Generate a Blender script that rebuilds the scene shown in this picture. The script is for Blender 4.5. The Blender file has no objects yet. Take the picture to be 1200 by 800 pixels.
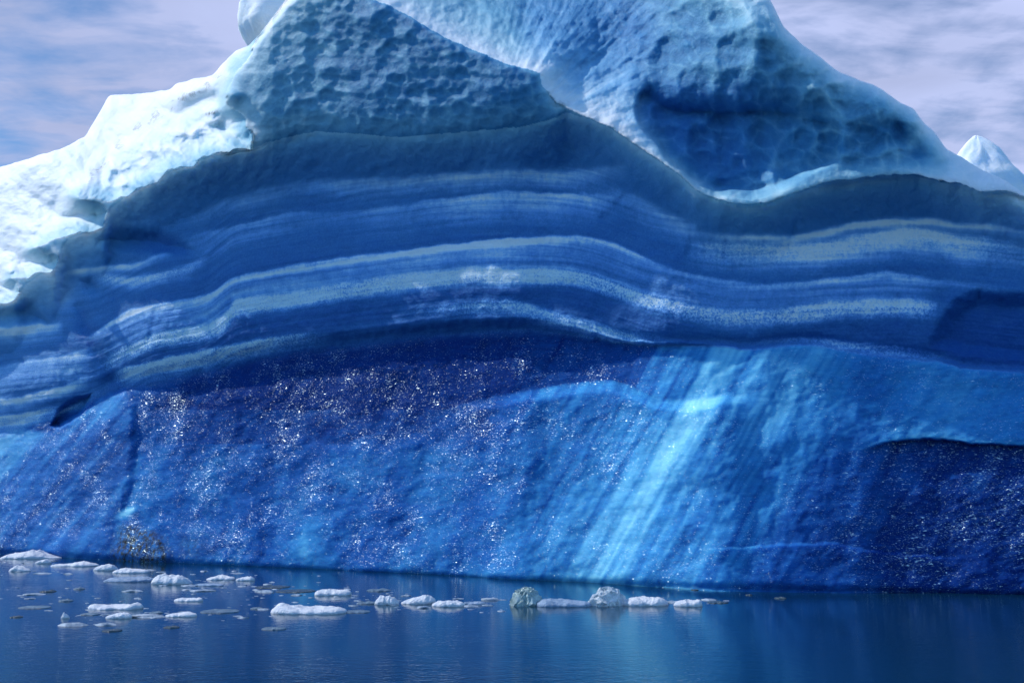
import bpy, math, random
import numpy as np
from mathutils import Vector

rad = math.radians
scene = bpy.context.scene
col = scene.collection
rng = np.random.RandomState(11)

# ------------------------------------------------------------------ camera
FPX = 35.0 / 36.0 * 1200.0            # focal length in photo pixels (35 mm lens)
HORIZON = 585.0
CAM_H = 3.5
PITCH = math.atan((HORIZON - 400.0) / FPX)
cam_data = bpy.data.cameras.new("camera")
cam = bpy.data.objects.new("camera", cam_data)
col.objects.link(cam)
cam_data.lens = 35.0
cam_data.sensor_width = 36.0
cam_data.clip_start = 0.1
cam_data.clip_end = 20000.0
cam.location = (0.0, 0.0, CAM_H)
cam.rotation_euler = (math.pi / 2 + PITCH, 0.0, 0.0)
scene.camera = cam

def direction(u, v):
    """sight direction scaled to one metre of northing: returns (dx, dz) per metre of y"""
    a = (np.asarray(u, float) - 600.0) / FPX
    b = (400.0 - np.asarray(v, float)) / FPX
    cy = math.cos(PITCH) - b * math.sin(PITCH)
    cz = math.sin(PITCH) + b * math.cos(PITCH)
    return a / cy, cz / cy

def on_water(u, v):
    dx, dz = direction(u, v)
    y = -CAM_H / dz
    return float(dx * y), float(y)

# ------------------------------------------------------------------ numpy helpers
_perm = rng.permutation(256)
_perm = np.concatenate([_perm, _perm, _perm])
_g = rng.uniform(0, 2 * math.pi, 256)
_gx, _gy = np.cos(_g), np.sin(_g)
_j1, _j2 = rng.uniform(0, 1, 256), rng.uniform(0, 1, 256)

def gnoise(x, y, seed=0):
    x = np.asarray(x, float) + seed * 17.31
    y = np.asarray(y, float) + seed * 9.77
    xi, yi = np.floor(x).astype(int), np.floor(y).astype(int)
    xf, yf = x - xi, y - yi
    u = xf * xf * xf * (xf * (xf * 6 - 15) + 10)
    w = yf * yf * yf * (yf * (yf * 6 - 15) + 10)
    def g(ix, iy, fx, fy):
        h = _perm[_perm[ix & 255] + (iy & 255)]
        return _gx[h] * fx + _gy[h] * fy
    a = g(xi, yi, xf, yf); b = g(xi + 1, yi, xf - 1, yf)
    c = g(xi, yi + 1, xf, yf - 1); d = g(xi + 1, yi + 1, xf - 1, yf - 1)
    return ((a + (b - a) * u) + ((c + (d - c) * u) - (a + (b - a) * u)) * w) * 1.4

def fbm(x, y, octv=4, seed=0, gain=0.5, lac=2.03):
    s, a, t = 0.0, 1.0, 0.0
    for o in range(octv):
        s = s + a * gnoise(x, y, seed + o * 3.7)
        t += a; a *= gain; x = x * lac; y = y * lac
    return s / t

def worley(x, y, seed=0, jitter=0.85, k=None):
    """distance to the nearest cell centre, and F2-F1"""
    x = np.asarray(x, float) + seed * 13.1; y = np.asarray(y, float) + seed * 7.7
    xi, yi = np.floor(x).astype(int), np.floor(y).astype(int)
    f1 = np.full(x.shape, 9.0); f2 = np.full(x.shape, 9.0); acc = np.zeros(x.shape)
    for dx in (-1, 0, 1):
        for dy in (-1, 0, 1):
            cx, cy = xi + dx, yi + dy
            h = _perm[_perm[cx & 255] + (cy & 255)]
            px = cx + 0.5 + (_j1[h] - 0.5) * jitter
            py = cy + 0.5 + (_j2[h] - 0.5) * jitter
            d = np.hypot(x - px, y - py)
            f2 = np.where(d < f1, f1, np.minimum(f2, d))
            f1 = np.minimum(f1, d); acc += np.exp(-14.0 * d)
    return -np.log(acc) / 14.0, f2 - f1

def sstep(x, a=0.0, b=1.0):
    t = np.clip((x - a) / (b - a), 0, 1)
    return t * t * (3 - 2 * t)

_ud = np.arange(-420, 1620, 1.0)
def curve(pts, smooth=5.0):
    p = np.array(sorted(pts), float)
    y = np.interp(_ud, p[:, 0], p[:, 1])
    if smooth > 0:
        r = int(smooth * 3); k = np.exp(-0.5 * (np.arange(-r, r + 1) / smooth) ** 2); k /= k.sum()
        y = np.convolve(np.pad(y, r, mode='edge'), k, mode='valid')
    return lambda u: np.interp(u, _ud, y)

def seg_dist(U, V, pts, closed=False):
    d = np.full(U.shape, 1e9)
    P = [tuple(map(float, p)) for p in pts]
    if closed: P = P + [P[0]]
    for (ax, ay), (bx, by) in zip(P[:-1], P[1:]):
        ex, ey = bx - ax, by - ay
        L = ex * ex + ey * ey + 1e-9
        t = np.clip(((U - ax) * ex + (V - ay) * ey) / L, 0, 1)
        d = np.minimum(d, (U - ax - t * ex) ** 2 + (V - ay - t * ey) ** 2)
    return np.sqrt(d)

def sdf(U, V, pts):
    """inside positive"""
    d = seg_dist(U, V, pts, True)
    ins = np.zeros(U.shape, bool)
    n = len(pts); j = n - 1
    for i in range(n):
        xi, yi = pts[i]; xj, yj = pts[j]
        if yi != yj:
            c = ((yi > V) != (yj > V)) & (U < (xj - xi) * (V - yi) / (yj - yi) + xi)
            ins ^= c
        j = i
    return np.where(ins, d, -d)

def link_mesh(name, verts, faces, mat, parent=None, smooth=True):
    me = bpy.data.meshes.new(name)
    verts = np.ascontiguousarray(verts, dtype=np.float32); faces = np.ascontiguousarray(faces, dtype=np.int32)
    nf, k = faces.shape
    me.vertices.add(len(verts)); me.vertices.foreach_set('co', verts.ravel())
    me.loops.add(nf * k); me.loops.foreach_set('vertex_index', faces.ravel())
    me.polygons.add(nf)
    me.polygons.foreach_set('loop_start', np.arange(0, nf * k, k, dtype=np.int32))
    me.polygons.foreach_set('loop_total', np.full(nf, k, dtype=np.int32))
    me.polygons.foreach_set('use_smooth', np.full(nf, smooth, dtype=bool))
    me.update(calc_edges=True)
    me.validate()
    me.materials.append(mat)
    o = bpy.data.objects.new(name, me)
    col.objects.link(o)
    if parent: o.parent = parent
    return o

def grid_faces(nr, nc):
    i = np.arange(nr * nc).reshape(nr, nc)
    return np.stack([i[:-1, :-1], i[1:, :-1], i[1:, 1:], i[:-1, 1:]], -1).reshape(-1, 4)

# ------------------------------------------------------------------ node helpers
def new_mat(name):
    m = bpy.data.materials.new(name); m.use_nodes = True
    nt = m.node_tree
    for n in list(nt.nodes): nt.nodes.remove(n)
    out = nt.nodes.new('ShaderNodeOutputMaterial')
    bs = nt.nodes.new('ShaderNodeBsdfPrincipled')
    nt.links.new(bs.outputs[0], out.inputs['Surface'])
    return m, nt, bs

class NT:
    def __init__(s, nt): s.nt = nt
    def n(s, t, **kw):
        x = s.nt.nodes.new(t)
        for k, v in kw.items(): setattr(x, k, v)
        return x
    def l(s, a, b): s.nt.links.new(a, b)
    def math(s, op, a, b=None, c=None, clamp=False):
        x = s.n('ShaderNodeMath', operation=op); x.use_clamp = clamp
        for i, q in enumerate((a, b, c)):
            if q is None: continue
            if isinstance(q, (int, float)): x.inputs[i].default_value = q
            else: s.l(q, x.inputs[i])
        return x.outputs[0]
    def noise(s, vec, scale, detail=4, rough=0.5, dist=0.0):
        x = s.n('ShaderNodeTexNoise')
        x.inputs['Scale'].default_value = scale; x.inputs['Detail'].default_value = detail
        x.inputs['Roughness'].default_value = rough; x.inputs['Distortion'].default_value = dist
        s.l(vec, x.inputs['Vector']); return x.outputs['Fac']
    def mapping(s, vec, sc=(1, 1, 1), rot=(0, 0, 0), loc=(0, 0, 0)):
        x = s.n('ShaderNodeMapping'); x.inputs['Scale'].default_value = sc
        x.inputs['Rotation'].default_value = rot; x.inputs['Location'].default_value = loc
        s.l(vec, x.inputs['Vector']); return x.outputs[0]
    def ramp(s, fac, stops, interp='LINEAR'):
        x = s.n('ShaderNodeValToRGB'); cr = x.color_ramp; cr.interpolation = interp
        while len(cr.elements) < len(stops): cr.elements.new(0.5)
        for e, (p, c) in zip(cr.elements, stops):
            e.position = p; e.color = (c[0], c[1], c[2], 1) if not isinstance(c, (int, float)) else (c, c, c, 1)
        s.l(fac, x.inputs[0]); return x.outputs[0]
    def mix(s, fac, a, b, mode='MIX'):
        x = s.n('ShaderNodeMix', data_type='RGBA', blend_type=mode)
        for i, q in ((0, fac), (6, a), (7, b)):
            if isinstance(q, (int, float)): x.inputs[i].default_value = q
            elif isinstance(q, tuple): x.inputs[i].default_value = (*q, 1) if len(q) == 3 else q
            else: s.l(q, x.inputs[i])
        return x.outputs[2]
    def maprange(s, v, a, b, c, d):
        x = s.n('ShaderNodeMapRange'); s.l(v, x.inputs[0])
        for i, q in enumerate((a, b, c, d)): x.inputs[i + 1].default_value = q
        return x.outputs[0]

# ------------------------------------------------------------------ world and sun
SUN_DIR = Vector((-0.74, 0.17, 0.72)).normalized()
SUN_EL = math.asin(SUN_DIR.z)
SUN_AZ = math.atan2(SUN_DIR.x, SUN_DIR.y)          # from +Y towards +X

world = bpy.data.worlds.new("World"); scene.world = world
world.use_nodes = True
w = NT(world.node_tree)
for n in list(world.node_tree.nodes): world.node_tree.nodes.remove(n)
wo = w.n('ShaderNodeOutputWorld'); bg = w.n('ShaderNodeBackground'); w.l(bg.outputs[0], wo.inputs[0])
bg.inputs[1].default_value = 0.1
sky = w.n('ShaderNodeTexSky', sky_type='NISHITA'); sky.sun_disc = False
sky.sun_elevation = SUN_EL; sky.sun_rotation = SUN_AZ; sky.air_density = 1.0; sky.dust_density = 0.0; sky.ozone_density = 2.0
tc = w.n('ShaderNodeTexCoord')
sep = w.n('ShaderNodeSeparateXYZ'); w.l(tc.outputs['Generated'], sep.inputs[0])
zc = w.math('ADD', w.math('MAXIMUM', sep.outputs[2], 0.0), 0.12)
cx = w.math('DIVIDE', sep.outputs[0], zc); cy = w.math('DIVIDE', sep.outputs[1], zc)
cmb = w.n('ShaderNodeCombineXYZ'); w.l(cx, cmb.inputs[0]); w.l(cy, cmb.inputs[1])
mp = w.mapping(cmb.outputs[0], (1.0, 1.0, 1.0), (0, 0, rad(12)))
n1 = w.noise(mp, 2.4, 6, 0.52, 0.5)
n2 = w.noise(w.mapping(cmb.outputs[0], (1.0, 2.2, 1.0), (0, 0, rad(-20)), (3.1, 1.7, 0)), 4.6, 6, 0.55, 0.3)
cov = w.math('ADD', w.math('MULTIPLY', n1, 0.6), w.math('MULTIPLY', n2, 0.4))
cov = w.math('MULTIPLY', w.maprange(cov, 0.37, 0.52, 0.15, 0.97), w.maprange(sep.outputs[1], 0.70, 0.2, 1.0, 0.12))  # unseen sky behind the camera thinned of cloud for bluer reflections
n3 = w.noise(w.mapping(cmb.outputs[0], (0.8, 1.6, 1), (0, 0, 0.4), (7, 3, 0)), 2.0, 5, 0.5, 0.4)
shade = w.maprange(n3, 0.3, 0.7, 0.86, 1.12)
# unseen cloud behind the camera, brightened to light the ice face
back = w.math('MULTIPLY', w.maprange(sep.outputs[1], 0.5, -0.7, 1.05, 1.5), w.maprange(w.math('SUBTRACT', sep.outputs[2], w.math('MULTIPLY', sep.outputs[1], 0.5)), 0.0, 0.1, 1.0, 1.0))
right = w.maprange(sep.outputs[0], -0.5, 0.6, 0.95, 1.15)
bri = w.math('MULTIPLY', w.math('MULTIPLY', shade, back), right)
cl = w.n('ShaderNodeVectorMath', operation='SCALE'); cl.inputs[0].default_value = (3.45, 3.95, 6.05); w.l(bri, cl.inputs[3])
skyc = w.n('ShaderNodeVectorMath', operation='MULTIPLY'); w.l(sky.outputs[0], skyc.inputs[0]); skg = w.n('ShaderNodeVectorMath', operation='SCALE'); skg.inputs[0].default_value = (0.7, 1.15, 1.5)
w.l(w.maprange(sep.outputs[1], 0.7, 0.0, 0.62, 1.1), skg.inputs[3]); w.l(skg.outputs[0], skyc.inputs[1])
w.l(w.mix(cov, skyc.outputs[0], cl.outputs[0]), bg.inputs[0])

sd = bpy.data.lights.new("sun", 'SUN'); so = bpy.data.objects.new("sun", sd); col.objects.link(so)
sd.energy = 3.0; sd.angle = rad(0.53); sd.color = (1.0, 0.96, 0.91)
so.rotation_euler = SUN_DIR.to_track_quat('Z', 'Y').to_euler()
so.location = (-60, 10, 80)

# ------------------------------------------------------------------ materials
def ice_material():
    m, nt, bs = new_mat("glacier_ice"); s = NT(nt)
    at = s.n('ShaderNodeAttribute', attribute_name='ice'); sp = s.n('ShaderNodeSeparateColor'); s.l(at.outputs['Color'], sp.inputs[0])
    bub_light, wet, dirt, grain = sp.outputs[0], sp.outputs[1], sp.outputs[2], at.outputs['Alpha']
    geo = s.n('ShaderNodeNewGeometry'); pos = geo.outputs['Position']
    fine = s.noise(pos, 9.0, 5, 0.65)
    spark = s.noise(pos, 10.0, 3, 0.75)
    med = s.noise(pos, 1.6, 5, 0.6)
    b = s.math('ADD', bub_light, s.math('MULTIPLY', s.math('SUBTRACT', fine, 0.5), 0.10))
    b = s.math('ADD', b, s.math('MULTIPLY', s.math('SUBTRACT', med, 0.5), 0.12))
    strand = s.noise(s.mapping(pos, (1.7, 1.7, 6.5), (0, 0.22, 0)), 1.0, 5, 0.68, 0.8)
    b = s.math('ADD', b, s.math('MULTIPLY', s.math('SUBTRACT', strand, 0.5), s.math('MULTIPLY', wet, 0.34)))
    gs = s.math('MULTIPLY', s.math('MULTIPLY', grain, s.math('LESS_THAN', wet, 0.6)), s.maprange(spark, 0.40, 0.62, -0.26, 0.42))
    b = s.math('ADD', b, gs, clamp=True)
    dry = s.ramp(b, [(0.0, (.020, .118, .39)), (0.2, (.060, .22, .51)), (0.4, (.15, .37, .76)), (0.62, (.34, .59, .90)), (0.85, (.68, .80, .91)), (1.0, (.82, .87, .90))])
    wth = s.n('ShaderNodeAttribute', attribute_name='weathered').outputs['Fac']
    teal = s.ramp(b, [(0.0, (.020, .13, .34)), (0.2, (.058, .24, .44)), (0.4, (.20, .44, .59)), (0.62, (.44, .65, .74)), (0.85, (.70, .80, .85)), (1.0, (.83, .87, .90))])
    dry = s.mix(wth, dry, teal)
    wetc = s.ramp(b, [(0.0, (.005, .032, .18)), (0.25, (.016, .115, .38)), (0.5, (.048, .27, .57)), (0.75, (.13, .46, .72)), (1.0, (.26, .66, .85))])
    c = s.mix(wet, dry, wetc)
    dn = s.maprange(s.noise(pos, 3.0, 6, 0.65), 0.36, 0.60, 0.0, 1.0)
    c = s.mix(s.math('MULTIPLY', dirt, dn, clamp=True), c, (.045, .045, .040))
    s.l(c, bs.inputs['Base Color'])
    bs.inputs['Roughness'].default_value = 0.6
    bs.inputs['IOR'].default_value = 1.31
    s.l(s.maprange(wet, 0, 1, 0.3, 0.02), bs.inputs['Specular IOR Level'])
    # light soaks into the ice and comes out again a little further on
    s.l(s.maprange(wet, 0, 0.6, 0.7, 1.0), bs.inputs['Subsurface Weight'])
    bs.inputs['Subsurface Radius'].default_value = (0.60, 0.66, 0.72); s.l(s.math('MULTIPLY', s.ramp(wet, [(0.0, 0.5), (0.2, 0.12), (0.5, 0.12), (0.9, 0.55)]), 2.0), bs.inputs['Subsurface Scale'])
    # dry crust and broad wet relief on the body, fine wavelets only on the water film
    hd = s.math('ADD', s.math('MULTIPLY', fine, 0.05), s.math('MULTIPLY', med, 0.10))
    wl = s.noise(s.mapping(pos, (1.5, 1.5, 3.4)), 1.0, 4, 0.55, 0.6)
    h = s.n('ShaderNodeMix', data_type='FLOAT'); s.l(wet, h.inputs[0]); s.l(hd, h.inputs[2]); s.l(s.math('ADD', s.math('MULTIPLY', wl, 0.03), s.math('MULTIPLY', strand, 0.014)), h.inputs[3])
    bp = s.n('ShaderNodeBump'); bp.inputs['Strength'].default_value = 0.8; bp.inputs['Distance'].default_value = 1.0
    s.l(h.outputs[0], bp.inputs['Height']); s.l(bp.outputs[0], bs.inputs['Normal'])
    # small clear crystal facets and fractures flush with the wet wall: they mirror whatever is bright around them
    tilt = s.mapping(pos, (4.2, 4.2, 15.0), (0, 0.30, 0))
    f1 = s.noise(tilt, 1.0, 2, 0.5, 0.5)
    f2 = s.noise(s.mapping(pos, (8.5, 8.5, 26.0), (0, 0.30, 0), (3, 1, 2)), 1.0, 1, 0.5, 0.3)
    patch = s.maprange(s.noise(pos, 0.5, 4, 0.65), 0.36, 0.66, -0.075, 0.06)
    lift = s.math('ADD', patch, s.math('MULTIPLY_ADD', grain, 0.10, -0.05))
    m1 = s.maprange(s.math('ADD', f1, lift), 0.70, 0.80, 0.0, 1.0)
    m2 = s.maprange(s.math('ADD', f2, lift), 0.70, 0.80, 0.0, 1.0)
    f3 = s.noise(s.mapping(pos, (12.0, 12.0, 38.0), (0, 0.25, 0), (9, 4, 7)), 1.0, 1, 0.5, 0.3)
    m3 = s.maprange(s.math('ADD', f3, s.math('MULTIPLY', lift, 0.7)), 0.64, 0.86, 0.0, 0.7)
    m1 = s.math('MAXIMUM', m1, m3)
    mk = s.math('MULTIPLY', s.math('MAXIMUM', m1, m2), s.maprange(wet, 0.45, 0.6, 0.0, 0.9), clamp=True)
    gl = s.n('ShaderNodeBsdfAnisotropic'); gl.inputs['Color'].default_value = (0.74, 0.95, 1.0, 1); gl.inputs['Roughness'].default_value = 0.36
    b2 = s.n('ShaderNodeBump'); b2.inputs['Strength'].default_value = 1.0; b2.inputs['Distance'].default_value = 1.0
    s.l(s.math('ADD', s.math('MULTIPLY', f1, 0.07), s.math('MULTIPLY', f2, 0.03)), b2.inputs['Height']); s.l(b2.outputs[0], gl.inputs['Normal'])
    mx = s.n('ShaderNodeMixShader'); s.l(mk, mx.inputs[0]); s.l(bs.outputs[0], mx.inputs[1]); s.l(gl.outputs[0], mx.inputs[2])
    s.l(mx.outputs[0], [n for n in nt.nodes if n.type == 'OUTPUT_MATERIAL'][0].inputs['Surface'])
    return m
ICE = ice_material()

def floe_material(name, c0, c1, rough=0.45):
    m, nt, bs = new_mat(name); s = NT(nt)
    tcn = s.n('ShaderNodeTexCoord'); pos = tcn.outputs['Object']
    n = s.noise(pos, 3.0, 6, 0.65)
    s.l(s.ramp(n, [(0.35, c0), (0.6, c1)]), bs.inputs['Base Color'])
    bs.inputs['Roughness'].default_value = rough; bs.inputs['IOR'].default_value = 1.31
    bp = s.n('ShaderNodeBump'); bp.inputs['Distance'].default_value = 0.12; s.l(s.noise(pos, 7.0, 5, 0.65), bp.inputs['Height']); s.l(bp.outputs[0], bs.inputs['Normal'])
    return m
FLOE = floe_material("floe_snow_ice", (.55, .62, .72), (.76, .79, .84))
FLOE_BLUE = floe_material("floe_wet_ice", (.16, .27, .42), (.34, .45, .60), 0.3)
FLOE_DULL = floe_material("floe_dull_ice", (.05, .10, .16), (.17, .26, .34), 0.3)
FLOE_DARK = floe_material("floe_dark_ice", (.03, .06, .09), (.08, .12, .15), 0.25)

def clear_material(name, tint, rough=0.06, trans=0.75, base=(.5, .6, .66)):
    m, nt, bs = new_mat(name); s = NT(nt)
    pos = s.n('ShaderNodeTexCoord').outputs['Object']
    n = s.noise(pos, 2.4, 5, 0.6)
    s.l(s.mix(s.maprange(n, .4, .6, 0, 1), tint, base), bs.inputs['Base Color'])
    bs.inputs['Roughness'].default_value = rough; bs.inputs['IOR'].default_value = 1.31
    s.l(s.maprange(n, .42, .62, trans, trans * 0.45), bs.inputs['Transmission Weight'])
    bp = s.n('ShaderNodeBump'); bp.inputs['Distance'].default_value = 0.15; s.l(s.noise(pos, 5.0, 4, 0.6), bp.inputs['Height']); s.l(bp.outputs[0], bs.inputs['Normal'])
    return m
CLEAR_GREEN = clear_material("clear_green_ice", (.45, .62, .62), 0.12, 0.5, (.52, .68, .70))
CLEAR_WHITE = clear_material("clear_facet_ice", (.72, .84, .93), 0.05, 0.5, (.86, .92, .96))

def water_material():
    m, nt, bs = new_mat("sea_water"); s = NT(nt)
    pos = s.n('ShaderNodeNewGeometry').outputs['Position']
    bs.inputs['Base Color'].default_value = (.003, .028, .06, 1)
    bs.inputs['Roughness'].default_value = 0.04; bs.inputs['IOR'].default_value = 1.333; bs.inputs['Specular IOR Level'].default_value = 0.30; bs.inputs['Specular Tint'].default_value = (.62, .88, 1.0, 1)
    a = s.noise(s.mapping(pos, (0.9, 1.5, 1), (0, 0, rad(8))), 2.2, 3, 0.5, 0.5)
    b = s.noise(s.mapping(pos, (1.0, 1.7, 1), (0, 0, rad(-14))), 6.5, 3, 0.5, 0.4)
    c = s.noise(s.mapping(pos, (1, 1.4, 1)), 0.35, 2, 0.5)
    amp = s.maprange(s.noise(pos, 0.09, 3, 0.5), 0.35, 0.65, 0.35, 1.2)
    sy = s.n('ShaderNodeSeparateXYZ'); s.l(pos, sy.inputs[0])
    amp = s.math('MULTIPLY', amp, s.maprange(sy.outputs[1], 17.0, 30.0, 0.95, 0.30))     # sheltered and calm close under the berg
    h = s.math('ADD', s.math('MULTIPLY', a, 0.020), s.math('MULTIPLY', b, 0.014))
    h = s.math('ADD', s.math('MULTIPLY', h, amp), s.math('MULTIPLY', c, 0.006))
    bp = s.n('ShaderNodeBump'); bp.inputs['Distance'].default_value = 1.0; bp.inputs['Strength'].default_value = 1.0
    s.l(h, bp.inputs['Height']); s.l(bp.outputs[0], bs.inputs['Normal'])
    return m
WATER = water_material()

# ------------------------------------------------------------------ the water
wv = [(-6000, -6000, 0), (6000, -6000, 0), (6000, 6000, 0), (-6000, 6000, 0)]
water = link_mesh('water', wv, [(0, 1, 2, 3)], WATER)
water['kind'] = 'structure'; water['label'] = 'dark blue rippled sea water'

# ------------------------------------------------------------------ the iceberg
berg = bpy.data.objects.new('iceberg', None); col.objects.link(berg)
berg.location = (0, 45, 0)
berg['label'] = 'huge blue layered iceberg with a white weathered rim filling the view'
berg['category'] = 'iceberg'

NC, NR = 1290, 680
uu = np.linspace(-280, 1470, NC)
S = curve([(-280, 560), (-200, 380), (-120, 268), (-60, 226), (0, 196), (40, 184), (70, 175), (100, 160), (110, 143), (120, 126), (128, 112), (160, 110), (185, 107),
           (200, 105), (206, 99), (225, 93), (250, 88), (262, 74), (275, 60), (292, 53), (303, 42), (318, 22), (335, 0), (380, -45), (440, -70), (600, -95),
           (780, -75), (850, -38), (880, -16), (897, -8), (906, 6), (918, 32), (940, 52), (960, 66), (985, 86), (1008, 94), (1030, 103), (1052, 118), (1072, 129), (1084, 146),
           (1095, 154), (1108, 174), (1122, 181), (1150, 199), (1178, 211), (1196, 224), (1215, 236), (1260, 262), (1330, 330), (1400, 430), (1470, 600)], 2.0)
W = curve([(-300, 638), (0, 649), (100, 655), (200, 661), (300, 666), (400, 671), (500, 676), (600, 681), (700, 684), (800, 688), (900, 690), (1000, 692), (1100, 695), (1200, 698), (1480, 705)], 15)
tt = np.linspace(0, 1, NR)
Su, Wu = S(uu), W(uu) + 14
U = np.repeat(uu[None, :], NR, 0)
V = Su[None, :] + tt[:, None] * (Wu - Su)[None, :]
# the outline itself is a little uneven
V = V + (1 - sstep(tt, 0, 0.05))[:, None] * (2.2 * fbm(uu / 16.0, uu * 0, 4, 5))[None, :]

nz = fbm(U / 60, V / 60, 4, 1); nz2 = fbm(U / 60, V / 60, 4, 2)
nf = fbm(U / 14, V / 14, 4, 3); nf2 = fbm(U / 14, V / 14, 4, 4)
Uw = U + 5 * nz + 2.6 * nf
Vw = V + 5 * nz2 + 2.6 * nf2
Us = U + 2.2 * nf; Vs = V + 2.2 * nf2             # lightly warped, for crisp traced edges

RR = curve([(-300, 400), (-40, 362), (0, 355), (18, 353), (27, 336), (45, 323), (64, 318), (69, 300), (78, 281), (100, 272), (122, 266), (128, 246), (145, 232), (178, 214),
            (200, 201), (230, 190), (262, 178), (300, 172), (330, 162), (370, 154), (420, 157), (470, 161), (520, 157), (560, 153), (600, 150), (640, 142), (665, 132),
            (690, 140), (715, 150), (735, 164), (760, 181), (775, 191), (790, 201), (800, 209), (815, 223), (835, 233), (860, 239), (880, 241), (905, 237), (925, 229),
            (950, 221), (975, 213), (1000, 211), (1040, 206), (1075, 205), (1100, 213), (1125, 216), (1150, 225), (1180, 223), (1205, 234), (1260, 268), (1340, 345), (1480, 600)], 3)
LB = curve([(-300, 530), (0, 500), (60, 480), (130, 445), (160, 442), (200, 434), (250, 424), (300, 412), (350, 402), (400, 398), (450, 392), (500, 385), (540, 382), (580, 380),
            (620, 378), (660, 385), (700, 393), (730, 400), (760, 403), (800, 403), (850, 404), (870, 408), (900, 406), (930, 402), (960, 403), (1000, 412), (1060, 419),
            (1100, 422), (1130, 430), (1200, 435), (1480, 470)], 3)
RRu, LBu = RR(Us), LB(Us)
e = Vs - RRu                                       # px below the rim
below = Vs - LBu                                   # px below the layered zone

Y0 = np.interp(uu, uu, (-CAM_H / direction(uu, W(uu))[1]))
PX = (Y0 / FPX)[None, :]                           # metres per photo pixel on the wall
off = np.zeros_like(U)

# --- underside of the rim, layered wall, undercut and toe
Umag = np.interp(uu, [-300, 0, 150, 320, 640, 780, 900, 1100, 1300], [1.6, 1.6, 2.4, 3.6, 3.6, 2.4, 2.2, 2.6, 2.0])[None, :]
soft = sstep(U, 285, 330) * (1 - sstep(U, 610, 670))
off += Umag * ((1 - soft) * (1 - np.exp(-(np.clip(e + 6, 0, None) / 46.0) ** 1.5)) + soft * (1 - np.exp(-(np.clip(e + 40, 0, None) / 82.0) ** 2.2)))
zone = np.clip((V - (RRu + 60)) / np.maximum(LBu - RRu - 60, 30), 0, 1)
off += -0.5 * np.sin(math.pi * zone) * (e > 0)
sharpw = np.interp(uu, [0, 400, 640, 720, 1500], [30, 26, 14, 3, 3])[None, :]
und = np.interp(uu, [0, 150, 500, 700, 780, 860, 920, 1480], [0.3, 0.6, 1.0, 1.0, 0.6, -0.2, -0.45, -0.45])[None, :]
off += und * sstep(below / sharpw, -0.5, 0.5)
lipr = sstep(U, 690, 740)
off += 0.25 * lipr * np.exp(-((below + 6) / 6.0) ** 2)          # shadow gap over the right hand ledge
toe = np.clip(below / np.maximum(W(U) - LBu, 40), 0, 1.1)
off += -3.0 * toe ** 1.1 * (below > 0) * np.interp(uu, [0, 160, 300, 1000, 1200], [0.7, 0.8, 1.0, 1.0, 0.7])[None, :]

# --- left sunlit slope above the rim
LPOLY = [(-400, 195), (-400, 420), (0, 356), (19, 351), (26, 343), (15, 325), (30, 327), (46, 323), (62, 319), (67, 311), (70, 302), (64, 296), (50, 295), (40, 291), (58, 283), (84, 275), (104, 271), (121, 266), (127, 250), (118, 239), (95, 232), (130, 233), (146, 231), (178, 214), (200, 201),
         (230, 190), (262, 178), (297, 173), (291, 152), (285, 134), (268, 120), (264, 108), (274, 92), (289, 72), (299, 50), (318, 22), (335, 0), (330, -60), (200, -60)]
dL = sdf(U + 3.2 * nf + 4.5 * gnoise(U / 17, V / 17, 87), V + 3.2 * nf2 + 4.5 * gnoise(U / 17, V / 17, 88), LPOLY)
inL = dL > 0
off += np.where(inL, 0.045 * dL + 1.2 * (1 - np.exp(-np.clip(dL, 0, None) / 18.0)) - 0.15 + 0.62 * (sstep(U, 245, 262) * sstep(V, 165, 135)), 0)
hang = sstep(-dL, 0, 14) * (1 - sstep(-dL, 60, 120)) * (U < 420)
crestL = [(88, 222), (110, 203), (128, 182), (150, 160), (172, 143), (200, 124), (230, 106), (256, 92)]
dC = seg_dist(Us, Vs, crestL)
off += -0.9 * np.exp(-(dC / 16.0) ** 2) * inL                     # old crest in front of the back slope
above_crest = sstep(RRu - Vs, 40, 75) * sstep(U, 30, 150) * (1 - sstep(U, 250, 275)) * inL
off += 2.6 * above_crest
# prows along the rim
for (a, b2, r, k) in ((44, 289, 9, 0.7), (90, 230, 12, 0.6), (14, 316, 8, 0.6), (270, 112, 10, 0.6)):
    off -= k * np.exp(-(((U - a) / r) ** 2 + ((V - b2) / (r * 0.7)) ** 2))

# --- dimpled upper mass
RIDGE = [(380, -80), (400, -25), (420, -6), (450, 4), (470, 14), (500, 32), (530, 48), (560, 60), (590, 74), (620, 82), (632, 85), (636, 100), (650, 118), (665, 128), (690, 139), (715, 149),
         (735, 163), (760, 180), (775, 190), (790, 200), (800, 208), (815, 222), (835, 232), (860, 238), (880, 240), (905, 236), (925, 228), (950, 220), (975, 212), (1000, 210),
         (1040, 205), (1075, 204), (1100, 212), (1125, 215), (1150, 225), (1180, 223), (1205, 233), (1260, 268)]
BOWL = RIDGE + [(1300, 200), (1200, 100), (1000, -150), (400, -150)]
dB = sdf(Us, Vs, BOWL)
dR = seg_dist(Us, Vs, RIDGE)
inB = dB > 0
lean = np.interp(uu, [0, 640, 700], [-0.008, -0.008, 0.0])[None, :]
off += np.where((~inL) & (~inB), np.clip(-e, 0, None) * lean, 0)
wslope = np.interp(U, [380, 560, 640, 700, 760, 820, 880, 960, 1200], [0.062, 0.062, 0.046, 0.032, 0.016, 0.002, -0.007, -0.012, -0.010])
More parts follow.
